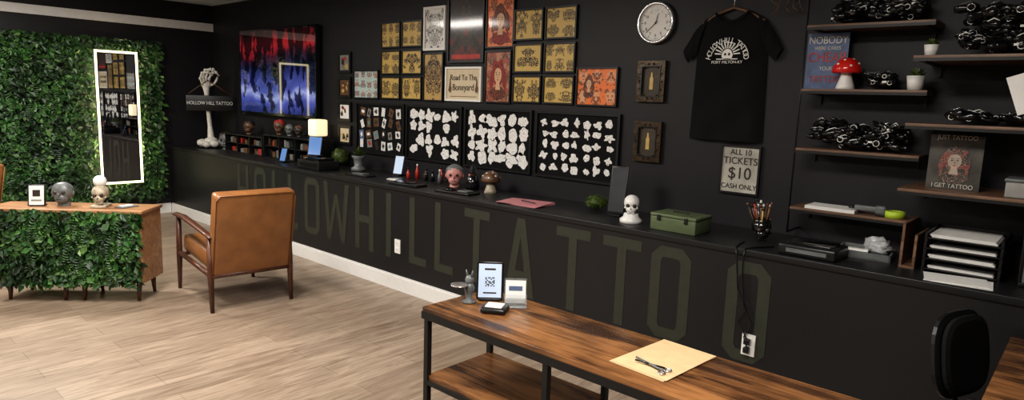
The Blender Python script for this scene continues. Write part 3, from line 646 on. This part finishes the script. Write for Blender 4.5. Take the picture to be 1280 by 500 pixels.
def console(y0,y1,h,x0,x1,n,seed):
    mb=MB(); t=0.014; r=random.Random(seed)
    mb.bx((x0,y0,Z),(x1,y1,Z+t),blk); mb.bx((x0,y0,Z+h-t),(x1,y1,Z+h),blk); mb.bx((x1-0.01,y0,Z+t),(x1,y1,Z+h-t),blk)
    for i in range(n+1):
        y=y0+(y1-y0-t)*i/n; mb.bx((x0,y,Z+t),(x1-0.01,y+t,Z+h-t),blk)
    mb.bx((x0+0.01,y0+t,Z+h*.5),(x1-0.01,y1-t,Z+h*.5+0.01),blk)
    for i in range(n):
        ya=y0+(y1-y0)*i/n+0.025; yb=y0+(y1-y0)*(i+1)/n-0.02
        for zz in (Z+t,Z+h*.5+0.01):
            y=ya
            while y<yb-0.03:
                w=r.uniform(0.03,0.10); w=min(w,yb-y); c=r.choice([redp,brown,grey,blkg,greyr,brown,ink]); mb.bx((x0+r.uniform(.02,.06),y,zz),(x1-0.03,y+w*.9,zz+r.uniform(.4,.85)*(h*.5-0.03)),c); y+=w
    return mb.done('desktop_organizer')
console(7.30,8.26,0.23,3.72,3.99,3,1); console(6.22,7.27,0.27,3.72,3.99,3,2)
def head(name,loc,s,m,hair=None,rot=0):
    mb=MB(); mb.ell((0,0,0.62*s),(0.36*s,0.42*s,0.40*s),m,None,18,12,0.03,3); mb.ell((-0.14*s,0,0.34*s),(0.24*s,0.27*s,0.24*s),m,None,14,10)
    mb.tube([(0.05*s,0,0.0),(0.05*s,0,0.02*s),(0.03*s,0,0.35*s)],[0.24*s,0.24*s,0.18*s],m,14); mb.ell((-0.37*s,0,0.50*s),(0.07*s,0.05*s,0.10*s),m,None,8,6)
    for q in (-1,1): mb.ell((-0.31*s,q*0.15*s,0.60*s),(0.06*s,0.08*s,0.07*s),ink,None,10,6); mb.ell((0,q*0.41*s,0.55*s),(0.06*s,0.04*s,0.1*s),m,None,8,6)
    mb.tube([(-0.36*s,-0.09*s,0.33*s),(-0.375*s,0,0.32*s),(-0.36*s,0.09*s,0.33*s)],0.02*s,ink,6)
    if hair: mb.ell((0.06*s,0,0.76*s),(0.36*s,0.42*s,0.33*s),hair,None,16,10,0.06,2)
    return mb.done(name,loc,rot)
head('head_bust',(3.86,7.90,Z+0.2305),0.16,brown,ink,0.6); head('head_bust',(3.86,7.15,Z+0.2705),0.16,brown,redp,0.6); head('head_bust',(3.86,6.92,Z+0.2705),0.13,greyr,None,0.6); head('head_bust',(3.86,6.72,Z+0.2705),0.12,ink,brown,0.6)
head('head_bust',(3.82,8.44,Z),0.22,greyr,ink,0.7)
mb=MB(); mb.box((0,0,.015),(0.16,0.16,0.03),blk,None,.005); mb.box((0,0,0.12),(0.155,0.155,0.18),warm,None,.02); mb.done('cube_lamp',(3.88,6.36,Z+0.2705))
mb=MB(); mb.box((0,0,0.045),(0.24,0.40,0.09),blk,None,.008); mb.box((-.121,0,.05),(.004,.3,.03),blkg); mb.box((0,-.02,.105),(.18,.26,.03),blkg,None,.006); mb.done('cash_drawer',(3.60,5.90,Z))
def tablet(name,loc,w,h,m,rot,tilt=0.3,stand=True,body=None):
    mb=MB(); T=Matrix.Translation((0,0,0.012))@Matrix.Rotation(tilt,4,'Y')
    mb.box((0,0,h/2),(0.010,w,h),body or blk,T,.004); mb.box((-0.0055,0,h/2),(0.001,w*0.9,h*0.9),m,T)
    if stand: mb.box((0.03,0,0.006),(0.12,w*0.7,0.012),blkm,None,.003); mb.tube([(0.07,0,0.01),(h*.5*math.sin(tilt)+.006,0,h*.5*math.cos(tilt))],0.006,blkm,6)
    return mb.done(name,loc,rot)
tablet('tablet',(3.57,5.93,Z+0.1205),0.15,0.20,bluescr,0.5,0.25)
def mossball(name,loc,r,sq=.8):
    mb=MB(); mb.ell((0,0,r*sq*1.05),(r*.9,r*.9,r*sq*.9),moss,None,16,10,.08,1); rr=random.Random(5)
    for i in range(900):
        z=rr.uniform(-1,1);a=rr.uniform(0,6.28);q=math.sqrt(1-z*z); n_=Vector((q*math.cos(a),q*math.sin(a),z)); b=Vector((n_.x*r*.88,n_.y*r*.88,r*sq*1.05+n_.z*r*sq*.86))
        t=b+n_*r*.14+Vector((rr.uniform(-1,1),rr.uniform(-1,1),rr.uniform(-1,1)))*r*.06; s_=n_.orthogonal().normalized()*r*.05
        t.z=max(t.z,.001)
        mb.add([b-s_,b+s_,t],[[0,1,2]],moss)
    return mb.done(name,loc)
mossball('moss_ball',(3.86,2.66,Z),0.08,.65); mossball('moss_ball',(3.95,6.05,Z),0.09,1.1)
mb=MB(); mb.lathe([(0,0),(.07,0),(.075,.03),(.04,.05),(.05,.12),(.07,.15),(.06,.155),(0,.14)],(0,0,0),greyr,20)
rr=random.Random(9)
for i in range(60):
    a=rr.uniform(0,6.28);e=rr.uniform(.4,1.5);L=rr.uniform(.06,.12); b=Vector((0,0,.14)); t=b+Vector((math.cos(a)*math.cos(e),math.sin(a)*math.cos(e),math.sin(e)))*L; s_=Vector((-math.sin(a),math.cos(a),0))*.010; m_=(b+t)/2+Vector((0,0,.01))
    mb.add([b,m_-s_,t,m_+s_],[[0,1,2,3]],moss)
mb.done('potted_fern',(3.84,5.55,Z))
tablet('phone_display',(3.90,5.0,Z),0.10,0.19,scrn,0.35,0.3)
tablet('phone_display',(3.60,6.62,Z),0.08,0.15,bluescr,0.3,0.3)
mb=MB(); mb.box((0,0,.01),(.13,.34,.02),blk,None,.005); mb.box((0,.03,.024),(.09,.2,.01),blkg,None,.004); mb.done('black_tray',(3.56,4.42,Z),0.1)
mb=MB(); mb.box((0,0,.008),(.12,.30,.016),blk,None,.005); mb.box((0,0,.02),(.08,.16,.008),greyr,None,.003); mb.done('black_tray',(3.62,5.2,Z),0.1)
mb=MB(); mb.box((0,0,.008),(.15,.36,.016),blk,None,.006); mb.lathe([(0,.016),(.05,.016),(.05,.03),(.044,.03),(.044,.02),(0,.02)],(0,.08,0),blkg,20); mb.box((0,-.09,.022),(.09,.1,.012),greyr,None,.004); mb.done('black_tray',(3.60,3.84,Z),0.1)
# small ink bottles behind the figurines
mb=MB(); rr=random.Random(21)
for i in range(7):
    x,y=rr.uniform(-.06,.06),-.21+i*.07; h_=rr.uniform(.07,.12); c=rr.choice([blkg,brown,greyr,redp]); mb.lathe([(0,0),(.018,0),(.018,h_*.65),(.008,h_*.8),(.008,h_),(0,h_)],(x,y,0),c,14); mb.lathe([(0,h_),(.010,h_),(.008,h_+.02),(0,h_+.02)],(x,y,0),rr.choice([blk,white]),12)
mb.done('ink_bottle_set',(3.92,4.58,Z))
mb=MB()
for i in range(3): mb.box((0,0,.002+.004*i),(.06,.10,.003),paper,Matrix.Rotation(.12*i,4,'Z'))
mb.done('flyer_stack',(3.68,4.78,Z),.2)
head('pink_head_planter',(3.81,4.10,Z+.002),0.18,pink,greyr,0.7)
mb=MB(); mb.lathe([(0,0),(.055,0),(.06,.05),(.045,.11),(.025,.13),(0,.135)],(0,0,0),blkg,18); mb.ell((0,0,.13),(.035,.035,.035),brown,None,12,8); mb.lathe([(.05,.14),(.04,.15),(.02,.19),(0,.22)],(0,0,0),blk,16); mb.ell((-.035,0,.125),(.012,.012,.012),pink,None,8,6); mb.ell((-.03,0,.09),(.02,.02,.03),greyr,None,10,8); mb.done('gnome_figurine',(3.84,3.91,Z))
mushroom('mushroom_figurine',(3.82,3.68,Z),0.18,brown,tanres,True)
mb=MB()
for i in range(4): mb.box((0,0,.002+i*.003),(.25,.36,.0025),pinkp,Matrix.Rotation(.06*i-.1,4,'Z'))
mb.tube([(-.03,-.1,.016),(.02,.05,.016)],.004,blk,6)
mb.done('pink_paper_stack',(3.64,3.14,Z),0.15)
tablet('tablet',(3.74,2.42,Z),0.12,0.33,mat('dim_screen',(0.012,0.014,0.02),0.35,var=.3),0.25,0.20)
def skull(mb,c,s,m,M=None):
    x,y,z=c
    mb.ell((x+.06*s,y,z+.62*s),(.46*s,.37*s,.38*s),m,M,20,12,.02,1); mb.ell((x-.2*s,y,z+.34*s),(.22*s,.25*s,.2*s),m,M,14,8)
    mb.box((x-.2*s,y,z+.16*s),(.26*s,.34*s,.16*s),m,M,.04*s)
    for q in (-1,1): mb.ell((x-.345*s,y+q*.15*s,z+.52*s),(.08*s,.095*s,.09*s),ink,M,12,8); mb.ell((x-.18*s,y+q*.27*s,z+.4*s),(.12*s,.06*s,.06*s),m,M,10,6)
    mb.poly([(x-.425*s,y-.04*s,z+.34*s),(x-.425*s,y+.04*s,z+.34*s),(x-.40*s,y,z+.44*s)],ink,M)
    for q in range(-3,4): mb.box((x-.335*s,y+q*.045*s,z+.19*s),(.01*s,.008*s,.14*s),ink,M)
mb=MB(); mb.lathe([(0,0),(.07,0),(.072,.02),(.05,.04),(.045,.06),(0,.06)],(0,0,0),white,20); skull(mb,(0,0,.045),.135,white); mb.done('white_skull_figurine',(3.61,2.216,Z),0.5)
mb=MB(); mb.box((0,0,.042),(.21,.30,.084),olive,None,.006); mb.box((0,0,.094),(.216,.306,.022),olive,None,.008)
for q in (-.09,.09): mb.box((-.111,q,.08),(.006,.022,.035),blkm,None,.002)
mb.tube([(0,-.05,.105),(0,-.05,.112),(0,.05,.112),(0,.05,.105)],.003,blkm,6); mb.done('olive_metal_case',(3.63,1.875,Z),0.0)
mb=MB(); skull(mb,(0,0,0.012),.145,blkg); rr=random.Random(4)
mb.lathe([(.045,.12),(.05,.145),(.045,.145),(.04,.125)],(0,0,0),blkg,18)
for i in range(17):
    a=rr.uniform(0,6.28);t=rr.uniform(.1,.5);L=rr.uniform(.11,.15); b=Vector((.02*math.cos(a),.02*math.sin(a),.09)); e=b+Vector((math.cos(a)*math.sin(t),math.sin(a)*math.sin(t),math.cos(t)))*L
    c=rr.choice([redp,brown,blk,bluep,blk,gold,silver]); mb.tube([b,e],[.005,.005],c,6); mb.tube([e,e+(e-b)*.12],[.008,.005],rr.choice([blk,brown,white]),6)
mb.done('skull_pen_holder',(3.632,1.381,Z),0.6)
mb=MB(); mb.box((0,0,.03),(.22,.29,.06),blk,None,.012); mb.box((0,0,.064),(.16,.22,.012),blkg,None,.005); mb.box((-.111,0,.03),(.004,.2,.02),greyr); mb.done('stencil_printer',(3.575,1.08,Z),0.0)
mb=MB(); mb.box((0,0,.005),(.24,.26,.01),greyr,None,.003)
for a,b in (((-.12,-.13,0),(-.11,.13,.035)),((.11,-.13,0),(.12,.13,.035)),((-.12,-.13,0),(.12,-.12,.035)),((-.12,.12,0),(.12,.13,.035))): mb.bx(a,b,greyr)
mb.box((0,.04,.025),(.17,.12,.012),paper,Matrix.Rotation(.15,4,'Y'))
plas=mat('crumpled_plastic',(0.45,0.46,0.47),.3,var=.2)
mb.ell((.02,-.05,.06),(.06,.06,.045),plas,None,14,9,.25,3); mb.ell((-.03,-.07,.055),(.04,.05,.03),plas,None,12,8,.3,5)
mb.done('supply_tray',(3.81,.885,Z),0.1)
mb=MB(); mb.bx((-.15,-.006,0),(.15,.006,.22),shelf_w); mb.bx((-.15,-.05,0),(.15,-.006,.012),shelf_w); mb.bx((-.15,-.062,0),(.15,-.05,.17),shelf_w); mb.done('wooden_file_holder',(3.80,.69,Z))
mb=MB()
for i in range(4):
    z=.01+i*.05
    mb.bx((-.16,-.15,z),(.16,.15,z+.006),blk); mb.bx((.15,-.15,z),(.16,.15,z+.035),blk)
    for q in (-1,1): mb.bx((-.16,q*.15-.004,z),(.16,q*.15+.004,z+.035),blk)
    for k in range(2+i%2): mb.box((.0,.004*k,z+.009+k*.005),(.29,.26,.004),paper)
for x in (-.15,.15):
    for y in (-.15,.15): mb.bx((x-.006,y-.006,0),(x+.006,y+.006,.19),blk)
mb.done('paper_tray_organizer',(3.82,.445,Z))
mb=MB(); mb.box((0,0,.002),(.18,.26,.003),paper); mb.box((.01,.01,.0045),(.18,.25,.002),paper,Matrix.Rotation(.1,4,'Z')); mb.done('paper_sheets',(3.55,.43,Z),0.1)
mb=MB(); mb.box((0,0,.14),(.02,.20,.28),blk,None,.004); mb.box((.03,0,.01),(.12,.2,.02),blk,None,.004); mb.box((-.0115,0,.14),(.003,.17,.24),greyr); mb.done('desk_monitor',(3.70,.13,Z),0.2)
mb=MB()
mb.tube([(3.60,1.46,Z+.005),(3.47,1.44,Z+.006),(3.424,1.43,Z+.003),(3.416,1.42,.86),(3.418,1.41,.78),(3.418,1.40,.68),(3.418,1.34,.58),(3.418,1.38,.50),(3.418,1.33,.42),(3.418,1.318,.40)],.004,blk,6)
mb.tube([(3.60,1.29,Z+.005),(3.47,1.36,Z+.006),(3.424,1.38,Z+.003),(3.415,1.38,.86),(3.415,1.38,.78),(3.415,1.36,.6),(3.415,1.30,.50),(3.415,1.34,.42),(3.418,1.318,.36)],.004,blk,6)
mb.box((3.408,1.318,.40),(.03,.03,.03),blk,None,.004); mb.box((3.408,1.318,.352),(.03,.03,.03),blk,None,.004)
mb.done('power_cords')

# ---------------------------------------------------------------- armchair
def armchair(loc,rot):
    mb=MB()
    for q in (-1,1):
        x=.305*q
        mb.tube([(x,-.40,0),(x,-.385,.30),(x,-.375,.585)],[.015,.024,.020],walnut,10)
        mb.tube([(x,.415,0),(x,.39,.30),(x,.375,.63)],[.014,.023,.019],walnut,10)
        mb.tube([(x,-.42,.575),(x,-.30,.592),(x,0,.618),(x,.25,.636),(x,.44,.628),(x,.465,.618)],[.018,.026,.030,.032,.030,.018],walnut,10,flat=.55)
        mb.tube([(x,-.39,.285),(x,.40,.315)],.019,walnut,8)
    for y,z in ((-.39,.275),(.39,.30)): mb.tube([(-.305,y,z),(.305,y,z)],.018,walnut,8)
    T=Matrix.Translation((0,.03,.375))@Matrix.Rotation(.06,4,'X'); mb.box((0,.03,0),(.55,.70,.14),leather,T,.04,)
    T=Matrix.Translation((0,-.345,.28))@Matrix.Rotation(.22,4,'X'); mb.box((0,0,.325),(.60,.115,.655),leather,T,.032)
    w=.296
    mb.tube([(-w,-.055,.02),(-w,-.055,.61),(-w+.03,-.055,.645),(w-.03,-.055,.645),(w,-.055,.61),(w,-.055,.02)],.005,leather,6,T)
    return mb.done('leather_armchair',loc,rot)
armchair((2.375,5.18,0),-0.10)
armchair((0.745,7.57,0),2.2)

# ---------------------------------------------------------------- planter table
mb=MB(); Lh=.53
for k in range(2):
    o=k*.55; x0,x1=-o-Lh,-o
    mb.bx((x0,0.0,.15),(x1,.32,.695),table_w)
    for x in (x0+.06,x1-.06):
        for y,s in ((.05,-1),(.27,1)): mb.tube([(x,y+s*.02,0),(x,y,.155)],[.012,.022],walnut,10)
mb.bx((-1.16,-.015,.695),(.012,.335,.72),table_w,bev=.004)
rnd=random.Random(8)
leaves(mb,3200,1.07,.57,lambda x,z,d:(-1.09+x,-d+.01,.15+z),.035,.075,hedge_m,rnd,None,.06)
fronds(mb,26,1.06,.57,lambda x,z,d:(-1.09+x,-d+.02,.15+z),.17,hedge_m,rnd,.07)
ang=math.atan2(-.69,.72)
tb=mb.done('planter_table',(1.77,5.41,0),ang)
def ontable(x,y): return (1.77+x*math.cos(ang)-y*math.sin(ang),5.41+x*math.sin(ang)+y*math.cos(ang),.7205)
l=ontable(-.83,.12); mb=MB(); T=Matrix.Rotation(-.15,4,'X'); mb.box((0,0,.085),(.12,.012,.165),blk,T,.003); mb.box((0,-.008,.085),(.10,.003,.15),paper,T); mb.box((0,-.0105,.10),(.05,.001,.05),ink,T); mb.box((0,-.0105,.045),(.07,.001,.012),grey,T); mb.box((0,.03,.005),(.1,.06,.01),blk); mb.done('framed_qr_sign',l,-.55)
l=ontable(-.66,.17); head('grey_bust',l,.185,greyr,None,.9)
l=ontable(-.37,.15); mb=MB(); mb.box((0,0,.01),(.15,.11,.02),tanres,None,.005); skull(mb,(0,0,.015),.16,tanres); mb.ell((0.01,0,.20),.048,white,None,14,10); mb.done('skull_ball_ornament',l,1.0)
l=ontable(-.18,.16); mb=MB(); mb.box((0,0,.004),(.14,.09,.008),greyr,None,.002); mb.box((0,.01,.012),(.09,.05,.008),paper,None,.002); mb.done('card_stack',l,.3)

# ---------------------------------------------------------------- console desk
def desk(name,x0,x1,y0,y1,legs,shelfr=None):
    mb=MB(); mb.bx((x0,y0,.728),(x1,y1,.75),desk_w,bev=.002)
    mb.bx((x0-.003,y0,.697),(x0+.022,y1+.003,.729),blkm); mb.bx((x1-.022,y0,.697),(x1+.003,y1+.003,.729),blkm); mb.bx((x0,y1-.02,.697),(x1,y1+.003,.729),blkm)
    for y in legs:
        for x in (x0+.012,x1-.012): mb.bx((x-.012,y-.012,0),(x+.012,y+.012,.70),blkm)
        mb.bx((x0+.012,y-.012,.697),(x1-.012,y+.012,.72),blkm); mb.bx((x0+.012,y-.01,.10),(x1-.012,y+.01,.12),blkm)
    if shelfr:
        a,b=shelfr
        for z in (.42,.14):
            mb.bx((x0+.01,a,z),(x1-.01,b,z+.02),desk_w); mb.bx((x0,a,z-.02),(x0+.02,b,z),blkm); mb.bx((x1-.02,a,z-.02),(x1,b,z),blkm)
    return mb
mb=desk('d',1.80,2.22,-1.0,2.125,[2.10,1.43,.1,-.9],(1.43,2.10))
mb.tube([(2.20,1.42,.70),(2.20,.12,.06)],.004,blkm,6); mb.tube([(2.20,1.42,.06),(2.20,.12,.70)],.004,blkm,6)
mb.done('console_desk')
desk('d2',2.34,3.36,-.9,.20,[.17,-.85]).done('work_desk')
D=.7505
mb=MB(); T=Matrix.Rotation(.18,4,'Y'); mb.box((0,0,.09),(.010,.120,.17),blkg,T,.003); mb.box((-.006,0,.09),(.002,.104,.152),scrn,T)
rr=random.Random(6)
for i in range(7):
    for j in range(7):
        if rr.random()<.55 or (i in(0,6) and j in (0,6)): mb.box((-.0075,(i-3)*.006,.085+(j-3)*.006),(.001,.0055,.0055),ink,T)
mb.box((-.0075,0,.142),(.001,.05,.008),ink,T); mb.box((-.0075,0,.035),(.001,.06,.006),ink,T)
mb.box((.03,0,.006),(.09,.10,.012),blk,None,.003); mb.done('qr_code_sign',(2.08,1.99,D),.75)
mb=MB(); mb.box((0,0,.004),(.07,.10,.008),clear,None,.002)
T=Matrix.Rotation(.25,4,'Y'); mb.box((.02,0,.065),(.004,.10,.12),clear,T); mb.box((-.02,0,.03),(.004,.10,.05),clear,T); mb.box((.008,0,.065),(.012,.09,.10),paper,T); mb.box((.0012,0,.08),(.001,.06,.02),bluep,T); mb.done('business_card_holder',(2.10,1.85,D),.75)
mb=MB(); mb.box((0,0,.012),(.095,.11,.024),blk,None,.01); mb.box((0,0,.027),(.065,.075,.008),white,None,.006); mb.done('card_reader',(1.985,1.865,D),.5)
mb=MB(); mb.lathe([(0,0),(.03,0),(.032,.008),(.012,.014),(.02,.05),(.024,.07),(.014,.092),(0,.095)],(0,0,0),greyr,16); mb.ell((0,0,.105),(.02,.02,.022),greyr,None,12,8)
for q in (-1,1): mb.tube([(0,q*.010,.118),(-.002,q*.018,.15)],[.007,.002],greyr,8)
mb.tube([(-.015,0,.07),(-.045,.01,.085)],.006,greyr,6); mb.lathe([(0,.086),(.038,.088),(.040,.094),(.034,.092),(0,.090)],(-.055,.015,0),silver,20)
mb.done('cat_figurine',(1.99,2.03,D),.2)
mb=MB(); mb.box((0,0,.0015),(.335,.225,.002),kraft); mb.box((0.005,-.004,.0035),(.332,.222,.0015),kraft,Matrix.Rotation(.02,4,'Z')); mb.done('kraft_paper_pad',(2.045,1.085,D),-.08)
mb=MB(); mb.tube([(-.07,0,.008),(.07,.01,.008)],[.004,.004],greyr,8); mb.tube([(-.05,-.02,.008),(.05,.03,.008)],[.004,.003],blkg,8); mb.lathe([(.010,0),(.014,0),(.014,.005),(.010,.005),(.010,0)],(-.07,.01,.001),silver,14); mb.lathe([(.010,0),(.014,0),(.014,.005),(.010,.005),(.010,0)],(-.06,-.025,.001),silver,14); mb.done('scissors',(1.95,1.08,D+.0045),1.2)
# office chair
mb=MB(); T=Matrix.Translation((0,.20,.57))@Matrix.Rotation(-.14,4,'X')
sil=[]
for i in range(28):
    a=2*pi*i/28; c_,s_=math.cos(a),math.sin(a); sil.append((.175*math.copysign(abs(c_)**.62,c_),.165+.175*math.copysign(abs(s_)**.7,s_)))
n=len(sil)
for a0,b0,mm,sc_ in ((0,.03,blk,1.0),(-.03,.0,cloth,.9)):
    rows_=[(a0,.86),(a0+.008,.97),(b0-.008,.97),(b0,.86)]
    vs=[T@Vector((x*sc_*k,y_,.165+(z-.165)*sc_*k)) for y_,k in rows_ for x,z in sil]
    fs=[[i*n+j,i*n+(j+1)%n,(i+1)*n+(j+1)%n,(i+1)*n+j] for i in range(3) for j in range(n)]+[list(range(n))[::-1],[3*n+j for j in range(n)]]
    mb.add(vs,fs,mm,None,False)
mb.tube([(0,.05,.44),(0,.21,.46),(0,.245,.58),(0,.235,.72)],.018,blkm,8)
mb.box((0,-.05,.46),(.42,.40,.07),cloth,None,.03); mb.tube([(0,-.03,.10),(0,-.03,.43)],.025,blkm,12)
for q in (-1,1): mb.tube([(q*.20,.08,.47),(q*.235,.10,.55),(q*.235,.06,.655),(q*.235,-.10,.66)],[.012,.012,.016,.016],blk,8)
for i in range(5):
    a=i*2*pi/5+.3; e=(.24*math.cos(a),-.03+.24*math.sin(a)); mb.tube([(0,-.03,.11),(e[0],e[1],.07)],[.022,.014],blkm,8); mb.ell((e[0],e[1],.031),(.028,.018,.03),blk,None,12,8)
mb.done('office_chair',(2.93,.11,0),-.35)

# ---------------------------------------------------------------- lights
for x,y,pw in ((1.2,1.0,66),(1.2,4.2,82),(1.2,7.2,80),(-1.8,2.4,60),(-1.8,6.0,60)):
    mb=MB(); mb.box((0,0,-.015),(.62,1.22,.03),white,None); mb.box((0,0,-.032),(.56,1.16,.004),lightm); mb.done('ceiling_light_panel',(x,y,ZC))
    la=bpy.data.lights.new('panel_light','AREA'); la.shape='RECTANGLE'; la.size=.56; la.size_y=1.16; la.energy=pw; la.color=(1,.95,.88)
    o=bpy.data.objects.new('panel_light',la); o.location=(x,y,ZC-.04); bpy.context.collection.objects.link(o)
w=bpy.data.worlds.new('world'); sc.world=w; w.use_nodes=True; w.node_tree.nodes['Background'].inputs[0].default_value=(.5,.5,.55,1); w.node_tree.nodes['Background'].inputs[1].default_value=.2

# ---------------------------------------------------------------- camera
th=math.atan(0.1512); al=math.radians(48); ro=math.radians(1.95)
R=Vector((math.cos(al),-math.sin(al),0)); F=Vector((math.sin(al),math.cos(al),0)); U=Vector((0,0,1))
fw=F*math.cos(th)-U*math.sin(th); up=F*math.sin(th)+U*math.cos(th)
r2=R*math.cos(ro)+up*math.sin(ro); u2=-R*math.sin(ro)+up*math.cos(ro)
cam=bpy.data.objects.new("camera",bpy.data.cameras.new("camera")); bpy.context.collection.objects.link(cam)
M=Matrix((r2,u2,-fw)).transposed().to_4x4(); M.translation=Vector((0,0,1.65)); cam.matrix_world=M
cam.data.sensor_width=36; cam.data.lens=820*36/1280; cam.data.clip_start=0.05
sc.camera=cam
